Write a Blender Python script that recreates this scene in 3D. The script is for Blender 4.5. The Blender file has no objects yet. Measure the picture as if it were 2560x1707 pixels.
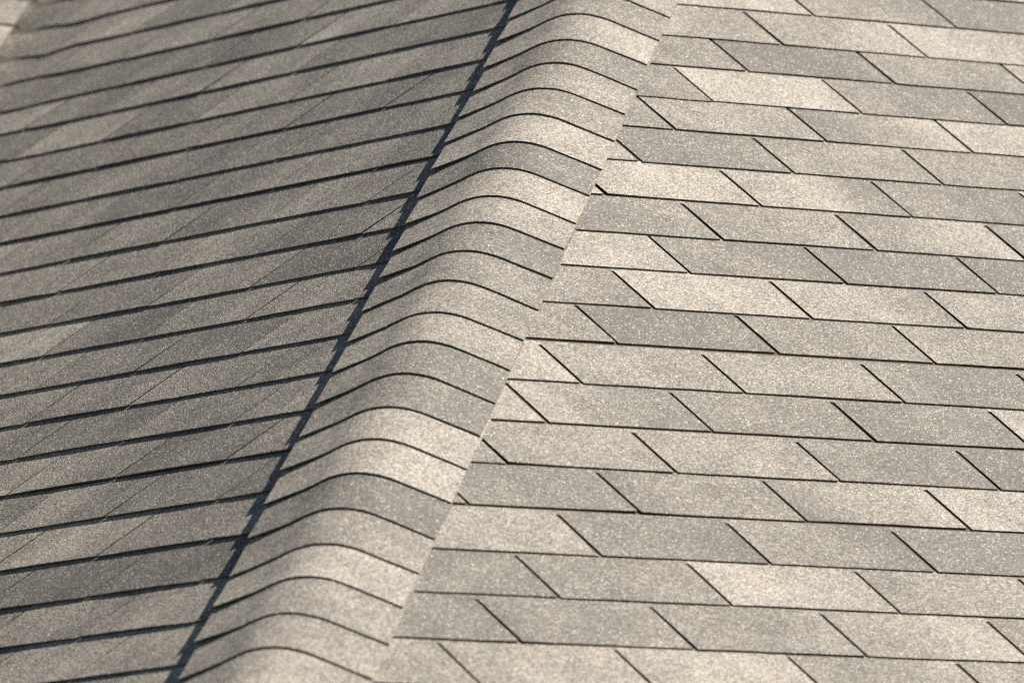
import bpy, math, random
import numpy as np
from mathutils import Vector, Euler
from mathutils import noise as mnoise

# ------------------------------------------------------------------ camera, sky, sun, exposure
sc = bpy.context.scene
TH = 0.58429                      # roof pitch, about 8 in 12
CT, ST = math.cos(TH), math.sin(TH)
TT = math.tan(TH)
ZUP = 4.3                         # height of the roof datum above the ground
CAM = Vector((10.423806, -6.708474, -0.499955 + ZUP))
CAM_E = Euler((1.6812789, 0.0157878, 0.9560794), 'XYZ')
FPX = 24887.45                    # focal length in pixels of a 2560 px wide frame

cam_d = bpy.data.cameras.new('camera')
cam = bpy.data.objects.new('camera', cam_d)
sc.collection.objects.link(cam)
cam.location = CAM
cam.rotation_euler = CAM_E
cam_d.sensor_width = 36.0
cam_d.lens = FPX * 36.0 / 2560.0
cam_d.clip_start = 0.1
cam_d.clip_end = 3000.0
cam_d.dof.use_dof = True
cam_d.dof.focus_distance = 15.5
cam_d.dof.aperture_fstop = 8.0
sc.camera = cam

SUN_EL = math.radians(49.2)
SUN_AZ = math.radians(0.0)        # from +Y towards +X
world = bpy.data.worlds.new('World')
sc.world = world
world.use_nodes = True
wn = world.node_tree
bg = wn.nodes['Background']
sky = wn.nodes.new('ShaderNodeTexSky')
sky.sky_type = 'NISHITA'
sky.sun_disc = False
sky.sun_elevation = SUN_EL
sky.sun_rotation = SUN_AZ
sky.air_density = 0.35
sky.ozone_density = 0.4
sky.dust_density = 0.2
sky.altitude = 800.0
wn.links.new(sky.outputs[0], bg.inputs[0])
bg.inputs[1].default_value = 0.05

sun_d = bpy.data.lights.new('sun', 'SUN')
sun_d.energy = 5.0
sun_d.angle = math.radians(0.53)
sun_d.color = (1.0, 0.910, 0.795)
sun = bpy.data.objects.new('sun', sun_d)
sc.collection.objects.link(sun)
s_dir = Vector((math.sin(SUN_AZ) * math.cos(SUN_EL), math.cos(SUN_AZ) * math.cos(SUN_EL), math.sin(SUN_EL)))
sun.rotation_euler = (-s_dir).to_track_quat('-Z', 'Y').to_euler()
sun.location = (0, 20, 30)

sc.view_settings.view_transform = 'Standard'
sc.view_settings.look = 'None'
sc.view_settings.gamma = 1.0
sc.view_settings.use_curve_mapping = False
sc.view_settings.exposure = 1.40
sc.cycles.use_denoising = False
sc.cycles.pixel_filter_type = 'BLACKMAN_HARRIS'
sc.cycles.filter_width = 1.1

# ------------------------------------------------------------------ helpers
rng = random.Random(11)
Rm = np.array(CAM_E.to_matrix())
Cn = np.array(CAM)


def project(P):
    d = (np.atleast_2d(np.array(P, float)) - Cn) @ Rm
    return np.stack([1280 + FPX * d[:, 0] / -d[:, 2], 853.5 - FPX * d[:, 1] / -d[:, 2]], 1)


def link(name, me, mat=None, parent=None):
    o = bpy.data.objects.new(name, me)
    sc.collection.objects.link(o)
    if me is not None and mat is not None:
        for m in (mat if isinstance(mat, (list, tuple)) else [mat]):
            me.materials.append(m)
    if parent is not None:
        o.parent = parent
    return o


def fbm(x, y, z=0.0, oct=3):
    v, a, t = 0.0, 1.0, 0.0
    for k in range(oct):
        v += a * mnoise.noise(Vector((x, y, z + 7.3 * k)))
        t += a
        a *= .5
        x *= 2.1
        y *= 2.1
    return v / t


# ------------------------------------------------------------------ materials
def shingle_material():
    m = bpy.data.materials.new('granule_shingle')
    m.use_nodes = True
    nt = m.node_tree
    N, L = nt.nodes, nt.links
    b = N['Principled BSDF']
    uv = N.new('ShaderNodeUVMap')
    uv.uv_map = 'granules'
    att = N.new('ShaderNodeAttribute')
    att.attribute_name = 'blend'

    vor = N.new('ShaderNodeTexVoronoi')
    vor.voronoi_dimensions = '2D'
    vor.feature = 'F1'
    vor.inputs['Scale'].default_value = 500.0
    L.new(uv.outputs[0], vor.inputs['Vector'])
    sep = N.new('ShaderNodeSeparateColor')
    L.new(vor.outputs['Color'], sep.inputs[0])

    # broad mottling of the colour blend
    def noise(scale, detail=3.0, rough=.6):
        n = N.new('ShaderNodeTexNoise')
        n.noise_dimensions = '2D'
        n.inputs['Scale'].default_value = scale
        n.inputs['Detail'].default_value = detail
        n.inputs['Roughness'].default_value = rough
        L.new(uv.outputs[0], n.inputs['Vector'])
        return n

    def math_(op, a, c, clamp=False):
        q = N.new('ShaderNodeMath')
        q.operation = op
        q.use_clamp = clamp
        for i, v in enumerate((a, c)):
            if isinstance(v, (int, float)):
                q.inputs[i].default_value = v
            else:
                L.new(v, q.inputs[i])
        return q.outputs[0]

    n1 = noise(28.0)
    n2 = noise(9.0, 2.0)
    mot = math_('ADD', math_('MULTIPLY', math_('SUBTRACT', n1.outputs[0], .5), .26),
                math_('MULTIPLY', math_('SUBTRACT', n2.outputs[0], .5), .62))
    bl = math_('ADD', att.outputs['Fac'], mot)
    # each granule is picked from a dark or a light family, the blend decides how many of each
    pick = math_('ADD', math_('MULTIPLY', math_('SUBTRACT', sep.outputs[0], .5), GRAIN), math_('SUBTRACT', math_('MULTIPLY', bl, .68), .05), )
    ramp = N.new('ShaderNodeValToRGB')
    cr = ramp.color_ramp
    stops = [(-.0, (.080, .075, .068)), (.22, (.155, .150, .134)), (.42, (.260, .247, .215)),
             (.60, (.378, .344, .290)), (.78, (.505, .452, .384)), (1.0, (.68, .625, .555))]
    while len(cr.elements) < len(stops):
        cr.elements.new(.5)
    for e, (p, c) in zip(cr.elements, stops):
        e.position = max(0, p)
        e.color = (*c, 1)
    L.new(pick, ramp.inputs[0])
    hue = N.new('ShaderNodeValToRGB')
    hc = hue.color_ramp
    hs = [(0.0, (.87, .99, 1.07)), (.35, (1.0, 1.0, 1.0)), (.65, (1.0, 1.0, .97)), (1.0, (1.17, .96, .89))]
    while len(hc.elements) < len(hs):
        hc.elements.new(.5)
    for e, (p, c) in zip(hc.elements, hs):
        e.position = p
        e.color = (*c, 1)
    hn = math_('ADD', math_('MULTIPLY', sep.outputs[1], .7), math_('MULTIPLY', noise(60.0, 2.0).outputs[0], .3))
    L.new(hn, hue.inputs[0])
    mul = N.new('ShaderNodeMix')
    mul.data_type = 'RGBA'
    mul.blend_type = 'MULTIPLY'
    mul.inputs[0].default_value = 1.0
    L.new(ramp.outputs[0], mul.inputs[6])
    L.new(hue.outputs[0], mul.inputs[7])
    # a few near-white grains
    vs = N.new('ShaderNodeTexVoronoi')
    vs.voronoi_dimensions = '2D'
    vs.inputs['Scale'].default_value = 330.0
    L.new(uv.outputs[0], vs.inputs['Vector'])
    sp = N.new('ShaderNodeSeparateColor')
    L.new(vs.outputs['Color'], sp.inputs[0])
    wht = N.new('ShaderNodeMix')
    wht.data_type = 'RGBA'
    L.new(math_('MULTIPLY', math_('GREATER_THAN', sp.outputs[0], .955), math_('LESS_THAN', vs.outputs['Distance'], .42)), wht.inputs[0])
    L.new(mul.outputs[2], wht.inputs[6])
    wht.inputs[7].default_value = (.80, .77, .70, 1)
    L.new(wht.outputs[2], b.inputs['Base Color'])
    b.inputs['Roughness'].default_value = .75
    b.inputs['Specular IOR Level'].default_value = .25
    if 'Diffuse Roughness' in b.inputs:
        b.inputs['Diffuse Roughness'].default_value = .6
    hgt = math_('ADD', math_('MULTIPLY', sep.outputs[2], .8), math_('MULTIPLY', vor.outputs['Distance'], -.9))
    bump = N.new('ShaderNodeBump')
    bump.inputs['Strength'].default_value = .8
    bump.inputs['Distance'].default_value = .0008
    L.new(hgt, bump.inputs['Height'])
    L.new(bump.outputs[0], b.inputs['Normal'])
    return m


def plain_material(name, col, rough=.9, var=.3, scale=60.0, bump=0.0):
    m = bpy.data.materials.new(name)
    m.use_nodes = True
    nt = m.node_tree
    N, L = nt.nodes, nt.links
    b = N['Principled BSDF']
    tc = N.new('ShaderNodeTexCoord')
    n = N.new('ShaderNodeTexNoise')
    n.inputs['Scale'].default_value = scale
    n.inputs['Detail'].default_value = 4
    L.new(tc.outputs['Object'], n.inputs['Vector'])
    r = N.new('ShaderNodeValToRGB')
    r.color_ramp.elements[0].position = .3
    r.color_ramp.elements[1].position = .7
    r.color_ramp.elements[0].color = (*[c * (1 - var) for c in col], 1)
    r.color_ramp.elements[1].color = (*[c * (1 + var) for c in col], 1)
    L.new(n.outputs[0], r.inputs[0])
    L.new(r.outputs[0], b.inputs['Base Color'])
    b.inputs['Roughness'].default_value = rough
    b.inputs['Specular IOR Level'].default_value = .2
    if bump:
        bp = N.new('ShaderNodeBump')
        bp.inputs['Strength'].default_value = bump
        L.new(n.outputs[0], bp.inputs['Height'])
        L.new(bp.outputs[0], b.inputs['Normal'])
    return m


GRAIN = .95
M_SH = shingle_material()
M_EDGE = plain_material('asphalt_edge', (.070, .055, .042), .95, .7, 420)
M_HEAD = plain_material('headlap_granules', (.055, .045, .035), .9, .5, 420)
M_FELT = plain_material('roofing_felt', (.02, .02, .02), .95, .3, 80)
M_WALL = plain_material('painted_siding', (.55, .52, .46), .7, .06, 8)
M_GRASS = plain_material('lawn', (.07, .10, .035), .95, .4, 3, .4)

# ------------------------------------------------------------------ roof geometry
W = 0.3048                        # one tab
E = 0.1358                        # exposure of a course
SLOT = 0.127                      # length of a cutout
T = 0.0030                        # thickness of a shingle
XV = -1.978                       # x + y on the valley, 0 on the hip


class Slope:
    """s runs along the course, a down the slope, n out of the plane"""

    def pt(self, s, a, n):
        raise NotImplementedError


class SlopeR(Slope):
    def __init__(self, x0=0.0):
        self.x0 = x0

    def pt(self, s, a, n):
        n -= .0010
        return (self.x0 + a * CT + n * ST, s, -a * ST + n * CT + ZUP)


class SlopeL(Slope):
    """its courses sweep up on to the wing behind the valley"""

    def pt(self, s, a, n):
        x, y, z = -s, -a * CT, -a * ST
        zm = -TT * (x - XV)
        d = (z - zm) / 2
        k = .006
        zz = (z + zm) / 2 + math.sqrt(d * d + k * k)
        w = 1 / (1 + math.exp(min(60, max(-60, d / .02))))      # 0 on this slope, 1 on the wing
        ny = -ST * (1 - w)
        nx = ST * w
        # the woven courses near the valley do not lie quite flat
        dv = (x + y - XV)
        lump = .0100 * math.exp(-((dv - .17) / .09) ** 2) * fbm(s * 5.0, a * 3.0, 3.1, 1) * 1.5
        n = n + lump - .0152
        return (x + n * nx, y + n * ny, zz + n * CT + ZUP)


SL_R, SL_M, SL_L = SlopeR(0.0), SlopeR(XV), SlopeL()


def clip(poly, f):
    """keep the part of poly where f(s, a) >= 0"""
    out = []
    for i in range(len(poly)):
        p, q = poly[i], poly[(i + 1) % len(poly)]
        fp, fq = f(*p), f(*q)
        if fp >= 0:
            out.append(p)
        if (fp >= 0) != (fq >= 0):
            t = fp / (fp - fq)
            out.append((p[0] + (q[0] - p[0]) * t, p[1] + (q[1] - p[1]) * t))
    return out


class MeshBuf:
    def __init__(self):
        self.v, self.f, self.mi, self.uv, self.bl = [], [], [], [], []

    def mesh(self, name):
        me = bpy.data.meshes.new(name)
        me.from_pydata(self.v, [], self.f)
        me.polygons.foreach_set('material_index', self.mi)
        lay = me.uv_layers.new(name='granules')
        vi = np.empty(len(me.loops), dtype=np.int32)
        me.loops.foreach_get('vertex_index', vi)
        lay.data.foreach_set('uv', np.array(self.uv, dtype=np.float32)[vi].ravel())
        at = me.attributes.new('blend', 'FLOAT', 'POINT')
        at.data.foreach_set('value', np.array(self.bl, dtype=np.float32))
        me.update()
        return me


def build_tab(buf, slope, s0, s1, ab, cuts, blend, slot_l, slot_r, r, strips=6, lift=.001, T=T):
    """one shingle tab between two cutouts, with its headlap under the course above.
    ab: butt line; cuts: half planes in (s, a); blend: f(s) -> 0..1; returns projected points of its exposed face"""
    ea, eb = s0 + slot_l, s1 - slot_r
    gap = .0002
    ss = sorted(set([s0 + gap, ea, eb, s1 - gap] + [ea + (eb - ea) * i / strips for i in range(1, strips)]))
    sh = ab - SLOT
    top = ab - 2 * E - .015
    polys = []
    for a, b in zip(ss[:-1], ss[1:]):
        if b - a < 1e-6:
            continue
        if a >= ea - 1e-9 and b <= eb + 1e-9:
            polys.append([(a, sh), (b, sh), (b, ab), (a, ab)])
        md = ab - E - .004
        polys.append([(a, top), (b, top), (b, md), (a, md)])
        polys.append([(a, md), (b, md), (b, sh), (a, sh)])
    key, pts, faces = {}, [], []
    for pl in polys:
        for f in cuts:
            pl = clip(pl, f)
            if len(pl) < 3:
                break
        if len(pl) < 3:
            continue
        idx = []
        for p in pl:
            k = (round(p[0] * 20000), round(p[1] * 20000))
            if k not in key:
                key[k] = len(pts)
                pts.append(p)
            if not idx or (idx[-1] != key[k] and idx[0] != key[k]):
                idx.append(key[k])
        if len(idx) >= 3:
            faces.append(idx)
    if not faces:
        return None
    j1, j2, j3 = r.uniform(-.0013, .0013), r.uniform(-.0013, .0013), r.uniform(-1, 1)
    ph = r.uniform(0, 50)
    ou, ov = r.uniform(0, 9), r.uniform(0, 9)
    c1, c2 = (max(0.0, r.gauss(0, .0007)) if strips < 10 else 0.0 for _ in (0, 1))
    ntop, nbot, sa = [], [], []
    for (s, a) in pts:
        u = (s - ea) / (eb - ea)
        d = max(0.0, (a - sh) / SLOT)                       # 0 at the shoulder, 1 at the butt
        h = T * (a - (ab - E)) / E
        if d > 0:
            h += d * d * lift * (max(0, math.sin(math.pi * min(1, max(0, u)))) ** .7 + .35 * fbm(s * 9, ph, 0, 2)) + .0003 * d
            uu = min(1, max(0, u))
            h += d ** 3 * (c1 * (1 - uu) ** 4 + c2 * uu ** 4)
        ai = a
        if d > .99:
            ai = a + j1 * (1 - u) + j2 * u + .0014 * mnoise.noise(Vector((s * 45, ph, 1.0)))
        si = s
        if d > 0 and (abs(s - ea) < 1e-6 or abs(s - eb) < 1e-6):
            si = s + .0008 * j3 * d + .0006 * mnoise.noise(Vector((a * 60, ph, s)))
        ntop.append(slope.pt(si, ai, h))
        nbot.append(slope.pt(si, ai, h - T))
        sa.append((si, ai))
    base = len(buf.v)
    n = len(pts)
    buf.v += ntop + nbot
    for _ in (0, 1):
        for (s, a) in sa:
            buf.uv.append((s + ou, a + ov))
            buf.bl.append(blend(s))
    ec = {}
    # orientation: make the outer face look along +n
    P0, P1, P2 = [Vector(ntop[i]) for i in faces[0][:3]]
    c0 = Vector(slope.pt(*sa[faces[0][0]], .1)) - Vector(slope.pt(*sa[faces[0][0]], 0))
    flip = (P1 - P0).cross(P2 - P0).dot(c0) < 0
    for fc in faces:
        g = fc[::-1] if flip else fc
        buf.f.append([base + i for i in g])
        buf.mi.append(2 if min(pts[i][1] for i in g) < ab - E - .005 else 0)
        buf.f.append([base + n + i for i in g[::-1]])
        buf.mi.append(1)
        for a, b in zip(g, g[1:] + g[:1]):
            ec[(a, b)] = ec.get((a, b), 0) + 1
    for (a, b) in ec:
        if (b, a) not in ec:
            buf.f.append([base + a, base + n + a, base + n + b, base + b])
            buf.mi.append(1)
    ex = [ntop[i] for i in range(n) if pts[i][1] > sh - 1e-6]
    return ex or None


def in_frame(P, m=4):
    """does the outline come into the picture (with a small margin)"""
    if not P:
        return False
    q = project(P)
    return bool(q[:, 0].max() > -m and q[:, 0].min() < 2560 + m and q[:, 1].max() > -m and q[:, 1].min() < 1707 + m)


def lerp_tab(vals):
    """colour blend along a tab from a list of values 0..9"""
    v = [x / 9.0 for x in vals]

    def f(u):
        u = min(1, max(0, u)) * (len(v) - 1)
        i = min(len(v) - 2, int(u)) if len(v) > 1 else 0
        if len(v) == 1:
            return v[0]
        t = u - i
        t = t * t * (3 - 2 * t)
        return v[i] * (1 - t) + v[i + 1] * t
    return f


# ---- the house that carries everything
house = link('house', None)
house.location = (0, 0, 0)
house['label'] = 'house roof of tan and grey asphalt shingles with a rounded hip running up the middle'
house['category'] = 'house'


def sheet(name, slope, corners, n, mat, label, seg=1):
    """a deck sheet under the shingles of one slope"""
    me = bpy.data.meshes.new(name)
    vs = [slope.pt(s, a, n) for s, a in corners] + [slope.pt(s, a, n - .015) for s, a in corners]
    k = len(corners)
    fs = [list(range(k)), list(range(2 * k - 1, k - 1, -1))]
    for i in range(k):
        fs.append([i, i + k, (i + 1) % k + k, (i + 1) % k])
    me.from_pydata(vs, [], fs)
    o = link(name, me, mat, house)
    if label:
        o['label'] = label
    return o


A_EAVE = -0.36                    # the eave lies below the picture
A_TOP = -4.75                     # the roof goes on above it

# ------------------------------------------------------------------ right-hand slope
AR = [-3.427, -3.2926, -3.1723, -3.0391, -2.9158, -2.7808, -2.6453, -2.5076, -2.377, -2.2406, -2.1085, -1.9628,
      -1.8245, -1.6811, -1.544, -1.4004, -1.2648, -1.125]
SR = [3.3382, 3.3391, 3.3429, 3.3407, 3.3393, 3.3401, 3.3405, 3.331, 3.3376, 3.3361, 3.3384, 3.3358, 3.3415, 3.3354,
      3.3378, 3.333, 3.3293, 3.3297]
# how pale each tab is (0 grey .. 9 pale tan), from its left to its right cutout
BR = {
    0: {-1: (8, 8, 8), 0: (6, 5, 3), 1: (2, 3, 4)},
    1: {-1.5: (7, 6, 5), -.5: (5, 6, 8), .5: (9, 8, 6)},
    2: {-2: (4, 4, 5), -1: (3, 1, 3), 0: (5, 5, 4), 1: (7, 7)},
    3: {-2.5: (3, 3, 5), -1.5: (9, 9, 8), -.5: (5, 3, 3), .5: (1, 2)},
    4: {-3: (5, 5), -2: (6, 6, 6), -1: (2, 5, 8), 0: (9, 8, 8)},
    5: {-3.5: (6, 6), -2.5: (2, 3, 4), -1.5: (5, 6, 5), -.5: (5, 5, 5)},
    6: {-4: (8, 8), -3: (7, 9, 8), -2: (7, 8, 3), -1: (4, 4, 2)},
    7: {-4.5: (4, 4), -3.5: (4, 4, 5), -2.5: (5, 5, 6), -1.5: (4, 6, 8)},
    8: {-5: (7, 7), -4: (8, 8, 8), -3: (4, 4, 2), -2: (2, 3, 4), -1: (2, 3)},
    9: {-4.5: (5, 5, 5), -3.5: (8, 9, 7), -2.5: (8, 7, 4), -1.5: (6, 6)},
    10: {-5: (5, 5, 5), -4: (2, 2, 3), -3: (5, 4, 5), -2: (6, 5, 5)},
    11: {-5.5: (8, 8), -4.5: (6, 6, 5), -3.5: (6, 6, 5), -2.5: (4, 3, 4)},
    12: {-6: (9, 8), -5: (8, 5, 3), -4: (5, 4, 3), -3: (3, 3, 4), -2: (8, 8)},
    13: {-6.5: (5, 5), -5.5: (5, 6, 6), -4.5: (6, 6, 6), -3.5: (4, 3, 3), -2.5: (2, 3)},
    14: {-7: (5, 5), -6: (4, 3, 4), -5: (3, 5, 5), -4: (3, 6, 8), -3: (8, 8, 8)},
    15: {-6.5: (6, 7, 6), -5.5: (4, 3, 3), -4.5: (6, 4, 2), -3.5: (3, 3, 4)},
    16: {-7: (4, 3, 3), -6: (4, 4, 5), -5: (9, 8, 7), -4: (5, 6, 6)},
    17: {-7.5: (4, 3, 3), -6.5: (2, 4, 5), -5.5: (5, 4, 6), -4.5: (5, 7, 8)},
    18: {-8: (5, 5), -7: (5, 7, 7), -6: (7, 8, 8), -5: (5, 4, 7), -4: (6, 6)},
}
deck_r = sheet('roof_slope', SL_R, [(4.6, A_TOP), (4.6, A_EAVE), (-A_EAVE * CT * -1 * -1, A_EAVE), (-A_TOP * CT, A_TOP)],
               -.0105, M_FELT, 'sunlit slope right of the hip, its courses nearly level')

hipcut_r = lambda s, a: s + a * CT - .075
field = MeshBuf()
S_END = 4.75
for r in range(-9, 24):
    ab = AR[r] if 0 <= r < 18 else (AR[0] + E * r if r < 0 else AR[17] + E * (r - 17))
    if ab - 2 * E < A_TOP - .1 or ab > A_EAVE + .02:
        continue
    s_base = SR[r] if 0 <= r < 18 else 3.336
    # leftmost tab: hip at s = -a CT
    j = math.floor((-ab * CT - s_base) / W) - 1 + (0.5 if r % 2 else 0.0)
    while s_base + j * W < S_END:
        rr = random.Random(1000 * r + int(j * 2) + 77)
        s0, s1 = s_base + j * W, s_base + (j + 1) * W
        vals = BR.get(r, {}).get(j)
        if vals is None:
            c = rr.choice((2, 4, 5, 6, 8))
            vals = (c, min(9, max(1, c + rr.choice((-2, 0, 1, 2)))))
        fb = lerp_tab(vals)
        bf = (lambda s, fb=fb, s0=s0: fb((s - s0) / W))
        b1 = MeshBuf()
        w_l = .5 * random.Random(r * 31 + int(2 * j) * 7).choice((.0062, .0068, .0072, .0080, .0090))
        w_r = .5 * random.Random(r * 31 + int(2 * (j + 1)) * 7).choice((.0062, .0068, .0072, .0080, .0090))
        ex = build_tab(b1, SL_R, s0, s1, ab, [hipcut_r, lambda s, a: S_END - s], bf, w_l, w_r, rr, 6, rr.uniform(.0000, .0006), .0020)
        if ex and in_frame(ex):
            link('shingle', b1.mesh('shingle'), [M_SH, M_EDGE, M_HEAD], deck_r)
        elif ex:
            o = len(field.v)
            field.v += b1.v
            field.f += [[o + i for i in f] for f in b1.f]
            field.mi += b1.mi
            field.uv += b1.uv
            field.bl += b1.bl
        j += 1.0
fo = link('shingle_field', field.mesh('shingle_field'), [M_SH, M_EDGE, M_HEAD], deck_r)
fo['kind'] = 'stuff'

# ------------------------------------------------------------------ left-hand slope
BL = [-3.5015, -3.3746, -3.2362, -3.1079, -2.967, -2.8365, -2.6939, -2.5586, -2.4214, -2.29, -2.1567, -2.0233,
      -1.8886, -1.7529, -1.6118, -1.474, -1.3366, -1.2008, -1.0655]
BL = [b - .0240 for b in BL]


def q_of(n):
    """cutout positions along the courses of this slope, which was laid a little out of step towards the valley"""
    return .0413 + W * (n + np.interp(n, [3, 8, 10, 12, 14, 18, 22], [.055, .065, .02, -.03, -.12, -.33, -.52]))


deck_l = sheet('roof_slope', SL_L, [(-A_TOP * CT, A_TOP), (-A_EAVE * CT, A_EAVE), (-A_EAVE * CT - XV, A_EAVE), (-A_TOP * CT - XV, A_TOP)],
               -.0105, M_FELT, 'slope left of the hip in raking light, its courses climbing to the right')
hipcut_l = lambda s, a: s + a * CT - .075
valcut_l = lambda s, a: (-XV - a * CT + .17) - s
field = MeshBuf()
for k in range(-10, 25):
    ab = BL[k] if 0 <= k < 19 else (BL[0] + E * k if k < 0 else BL[18] + E * (k - 18))
    if ab - 2 * E < A_TOP - .1 or ab > A_EAVE + .02:
        continue
    off = .5 if k % 2 == 0 else 0.0
    n0 = math.floor(-ab * CT / W) - 2
    for i in range(n0, n0 + 13):
        s0, s1 = q_of(i + off), q_of(i + 1 + off)
        rr = random.Random(5000 + 1000 * k + i)
        nb = lambda s, k=k: min(1, max(0, .47 + .6 * fbm(s * 3.0, k * 5.7, 2.0, 3)))
        step = rr.uniform(-.24, .24)
        bf = (lambda s, nb=nb, step=step: nb(s) + step)
        b1 = MeshBuf()
        w_l = .5 * random.Random(k * 37 + int(2 * (i + off)) * 7).choice((.0018, .0026, .0035, .005))
        w_r = .5 * random.Random(k * 37 + int(2 * (i + 1 + off)) * 7).choice((.0018, .0026, .0035, .005))
        near_v = s1 > -XV - ab * CT - .5
        ex = build_tab(b1, SL_L, s0, s1, ab, [hipcut_l, valcut_l], bf, w_l, w_r, rr, 14 if near_v else 7, rr.uniform(.0000, .0014), .0028)
        vis = [p for p in (ex or []) if p[0] + p[1] > XV - .07]
        if ex and in_frame(vis):
            link('shingle', b1.mesh('shingle'), [M_SH, M_EDGE, M_HEAD], deck_l)
        elif ex:
            o = len(field.v)
            field.v += b1.v
            field.f += [[o + i_ for i_ in f] for f in b1.f]
            field.mi += b1.mi
            field.uv += b1.uv
            field.bl += b1.bl
fo = link('shingle_field', field.mesh('shingle_field'), [M_SH, M_EDGE, M_HEAD], deck_l)
fo['kind'] = 'stuff'

# ------------------------------------------------------------------ wing beyond the valley
MV_CUT = .012                     # its shingles are cut a little up from the valley
M_N = .0105
deck_m = sheet('roof_slope', SL_M, [(-A_TOP * CT - MV_CUT * 2, A_TOP), (-A_EAVE * CT - MV_CUT * 2, A_EAVE), (-3.2, A_EAVE), (-3.2, A_TOP)][::-1],
               -.0125, M_FELT, 'pale slope beyond the valley in the far upper left corner')


class SlopeMTop(SlopeR):
    def pt(self, s, a, n):
        return SlopeR.pt(self, s, a, n + M_N)


SL_MT = SlopeMTop(XV)
valcut_m = lambda s, a: -(s + a * CT) - MV_CUT       # x + y <= XV - cut
field = MeshBuf()
A_M0 = -3.9140
for r in range(-6, 27):
    ab = A_M0 + r * .1255 if r < 0 else A_M0 + r * E
    if ab - 2 * E < A_TOP - .1 or ab > A_EAVE + .02:
        continue
    j0 = math.floor((-ab * CT) / W) + 1
    off = .37 + (.5 if r % 2 else 0.0)
    for j in range(j0 - 7, j0 + 2):
        s0, s1 = W * (j + off), W * (j + off + 1)
        rr = random.Random(9000 + 1000 * r + j)
        c = rr.choice((5, 6, 7, 8))
        fb = lerp_tab((c, c + rr.choice((-1, 0, 1))))
        b1 = MeshBuf()
        ex = build_tab(b1, SL_MT, s0, s1, ab, [valcut_m], (lambda s, fb=fb, s0=s0: fb((s - s0) / W)), .0015, .0015, rr, 5, rr.uniform(.0002, .001))
        if ex and in_frame(ex):
            link('shingle', b1.mesh('shingle'), [M_SH, M_EDGE, M_HEAD], deck_m)
        elif ex:
            o = len(field.v)
            field.v += b1.v
            field.f += [[o + i_ for i_ in f] for f in b1.f]
            field.mi += b1.mi
            field.uv += b1.uv
            field.bl += b1.bl
fo = link('shingle_field', field.mesh('shingle_field'), [M_SH, M_EDGE, M_HEAD], deck_m)
fo['kind'] = 'stuff'

# ------------------------------------------------------------------ hip caps
HC = [-4.4976, -4.3645, -4.2316, -4.0961, -3.9621, -3.8294, -3.6826, -3.5448, -3.4068, -3.2735, -3.1375, -2.9907,
      -2.8458, -2.7071, -2.5585, -2.4117, -2.2655, -2.1236, -1.9741, -1.8267, -1.693, -1.5532]
CAPB = {0: (5, 6), 1: (6, 5), 2: (6, 7, 8), 3: (5, 4, 4), 4: (6, 6, 6), 5: (5, 6, 5), 6: (6, 8, 8), 7: (4, 2, 3), 8: (6, 8, 8),
        9: (6, 7, 6), 10: (5, 4, 2), 11: (5, 5, 4), 12: (6, 6, 5), 13: (6, 7, 6), 14: (5, 4, 3), 15: (5, 4, 2), 16: (5, 8, 8),
        17: (6, 8, 9), 18: (4, 2, 2), 19: (5, 5, 6), 20: (6, 8, 7), 21: (5, 6, 5), 22: (5, 6, 6), 23: (6, 7, 6)}
HD = Vector((CT, -CT, -ST)).normalized()
TD = Vector((1, 1, 0)).normalized()
ND = TD.cross(HD) if TD.cross(HD).z > 0 else HD.cross(TD)
# slope of either flank across the hip
PR = Vector((ST, 0, CT)).cross(HD)
PR = PR if PR.y > 0 else -PR
TAN_F = -(PR.dot(ND)) / PR.dot(TD)
CW = .1485
XC = CW * PR.dot(TD)
WC, HF, TAN_C = .060, .0106, TAN_F + .050


def cap_y(x, amp, flare, mid):
    """height of a cap over the hip line: straight flanks joined by a round crest"""
    u = abs(x - mid)
    y = HF - TAN_C * (u if u > WC else u * u / (2 * WC) + WC / 2)
    y -= amp * math.exp(-((x + .066) / .028) ** 2)
    y += flare * max(0.0, (-x - .07) / .066) ** 2
    y -= .0008 * max(0.0, (x - .05) / .086) ** 1.5
    return y


hip = None
me = bpy.data.meshes.new('hip_ridge')
vs, fs = [], []
L0, L1 = -A_TOP / (-HD.z) * ST, -A_EAVE / (-HD.z) * ST
for h in (-L0, -L1):
    for x in (-.11, -.03, 0, .03, .11):
        y = -TAN_F * math.sqrt(x * x + .05 ** 2) - .0005
        vs.append(tuple(HD * h + TD * x + ND * y + Vector((0, 0, ZUP))))
    for x in (-.11, -.03, 0, .03, .11):
        y = -TAN_F * math.sqrt(x * x + .05 ** 2) - .0030
        vs.append(tuple(HD * h + TD * x + ND * y + Vector((0, 0, ZUP))))
for i in range(4):
    fs.append([i, i + 1, i + 11, i + 10])
    fs.append([5 + i, 15 + i, 16 + i, 6 + i])
for q in ((0, 10, 15, 5), (4, 9, 19, 14)):
    fs.append(list(q))
me.from_pydata(vs, [], fs)
hip = link('hip_ridge', me, M_FELT, house)
hip['label'] = 'rounded line of overlapping cap shingles along the hip'

EC = .1410
TC = .0024
NX = 22


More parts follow.
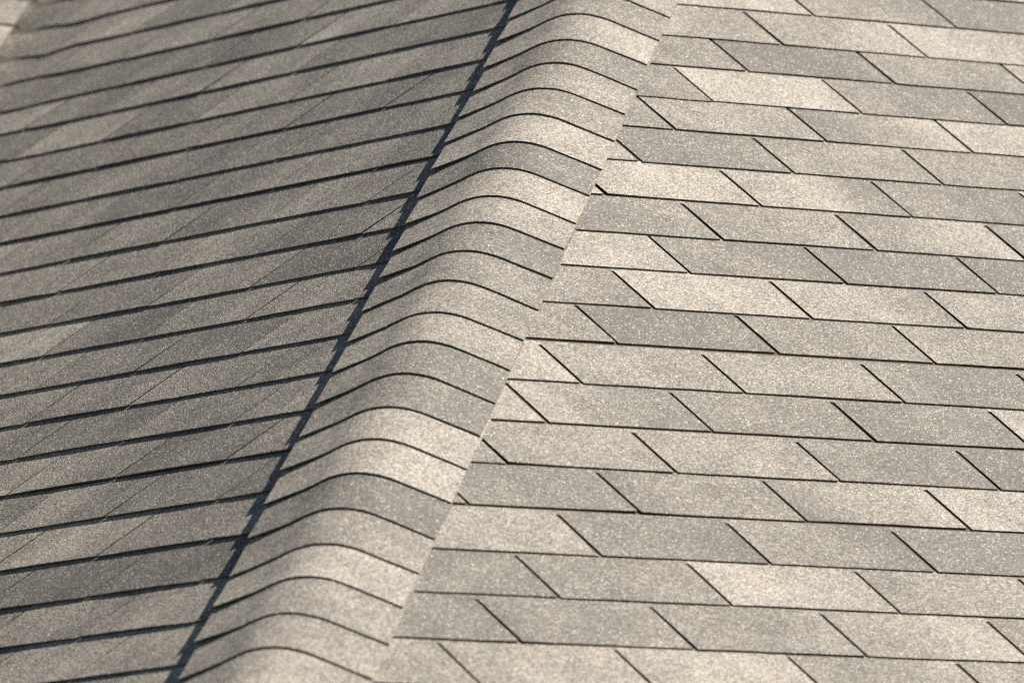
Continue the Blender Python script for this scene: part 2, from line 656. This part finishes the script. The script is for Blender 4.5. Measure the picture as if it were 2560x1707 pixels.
def build_cap(buf, hb, i, r):
    fb = lerp_tab(CAPB.get(i, (r.choice((4, 5, 6, 7)), r.choice((3, 5, 7, 8)))))
    hs = [-2 * EC - .012, -1.4 * EC, -EC, -.66 * EC, -.33 * EC, -.12 * EC, 0.0]
    off = r.uniform(0, 9)
    ph = r.uniform(0, 90)
    jl, jr = r.uniform(-.006, .006), r.uniform(-.003, .003)
    skew = r.uniform(-.0045, .0045)
    corner = r.uniform(.001, .0058)
    wl, wr = r.uniform(-.0045, .0045), r.uniform(-.0045, .0045)
    base = len(buf.v)
    cols = NX + 1
    top, bot, uvs, bls = [], [], [], []
    for h in hs:
        for c in range(cols):
            t = c / NX
            # denser towards the crest
            x = -XC + 2 * XC * t
            x = x + jl * (1 - t) * .5 + jr * t * .5
            if c == 0:
                x += .0008 * mnoise.noise(Vector((h * 50, ph, 0)))
            if c == NX:
                x += .0008 * mnoise.noise(Vector((h * 50, ph, 5)))
            hh = h
            if h == 0:
                hh = wl * (1 - t) + wr * t + .0011 * mnoise.noise(Vector((x * 50, ph, 2))) + skew * math.sin(t * math.pi)
            g = hb + hh
            y = cap_y(x, .0018 + .0036 * fbm(g * 3.1, 1.0, 0, 2), (.0026 + .0022 * fbm(g * 3.7, 9.0, 0, 2)),
                      -.001 + .005 * fbm(g * 2.3, 5.0, 0, 2))
            y += TC * (h + EC) / EC
            if h > -EC:
                y += corner * (1 + h / EC) ** 1.5 * max(0.0, (-x - .05) / .086) ** 1.6
                y += .0005 * (1 + h / EC) * (1 + fbm(x * 14, ph, 0, 2))
            P = HD * (hb + hh) + TD * x + ND * y + Vector((0, 0, ZUP))
            top.append(tuple(P))
            bot.append(tuple(P - (ND + TD * (TAN_F * min(1, max(-1, x / WC)))).normalized() * TC))
            uvs.append((x * 1.09 + off, hb + h + off))
            bls.append(fb(t))
    n = len(top)
    buf.v += top + bot
    buf.uv += uvs + uvs
    buf.bl += bls + bls
    R_ = len(hs)
    for a in range(R_ - 1):
        for c in range(NX):
            q = [a * cols + c, a * cols + c + 1, (a + 1) * cols + c + 1, (a + 1) * cols + c]
            buf.f.append([base + k for k in q[::-1]])
            buf.mi.append(0)
            buf.f.append([base + n + k for k in q])
            buf.mi.append(1)
    loop = [c for c in range(cols)] + [a * cols + NX for a in range(1, R_)] + [(R_ - 1) * cols + c for c in range(NX - 1, -1, -1)] + [a * cols for a in range(R_ - 2, 0, -1)]
    for p, q in zip(loop, loop[1:] + loop[:1]):
        buf.f.append([base + p, base + q, base + n + q, base + n + p])
        buf.mi.append(1)
    return top[2 * cols:]


field = MeshBuf()
for i in range(-9, 33):
    hb = HC[i] if 0 <= i < 22 else (HC[0] + .134 * i if i < 0 else HC[21] + .1415 * (i - 21))
    if hb - .3 < -L0 or hb > -L1 + .1:
        continue
    b1 = MeshBuf()
    ex = build_cap(b1, hb, i, random.Random(300 + i))
    if in_frame(ex):
        o = link('cap_shingle', b1.mesh('cap_shingle'), [M_SH, M_EDGE, M_HEAD], hip)
        for p in o.data.polygons:
            p.use_smooth = p.material_index == 0
        o.data.set_sharp_from_angle(angle=math.radians(40))
    else:
        o = len(field.v)
        field.v += b1.v
        field.f += [[o + i_ for i_ in f] for f in b1.f]
        field.mi += b1.mi
        field.uv += b1.uv
        field.bl += b1.bl
fo = link('cap_shingle_run', field.mesh('cap_shingle_run'), [M_SH, M_EDGE, M_HEAD], hip)
for p in fo.data.polygons:
    p.use_smooth = p.material_index == 0
fo.data.set_sharp_from_angle(angle=math.radians(40))
fo['kind'] = 'stuff'

# ------------------------------------------------------------------ ground round the house
me = bpy.data.meshes.new('ground')
me.from_pydata([(-1500, -1500, 0), (1500, -1500, 0), (1500, 1500, 0), (-1500, 1500, 0)], [], [[0, 1, 2, 3]])
g = link('ground', me, M_GRASS)
g['kind'] = 'structure'
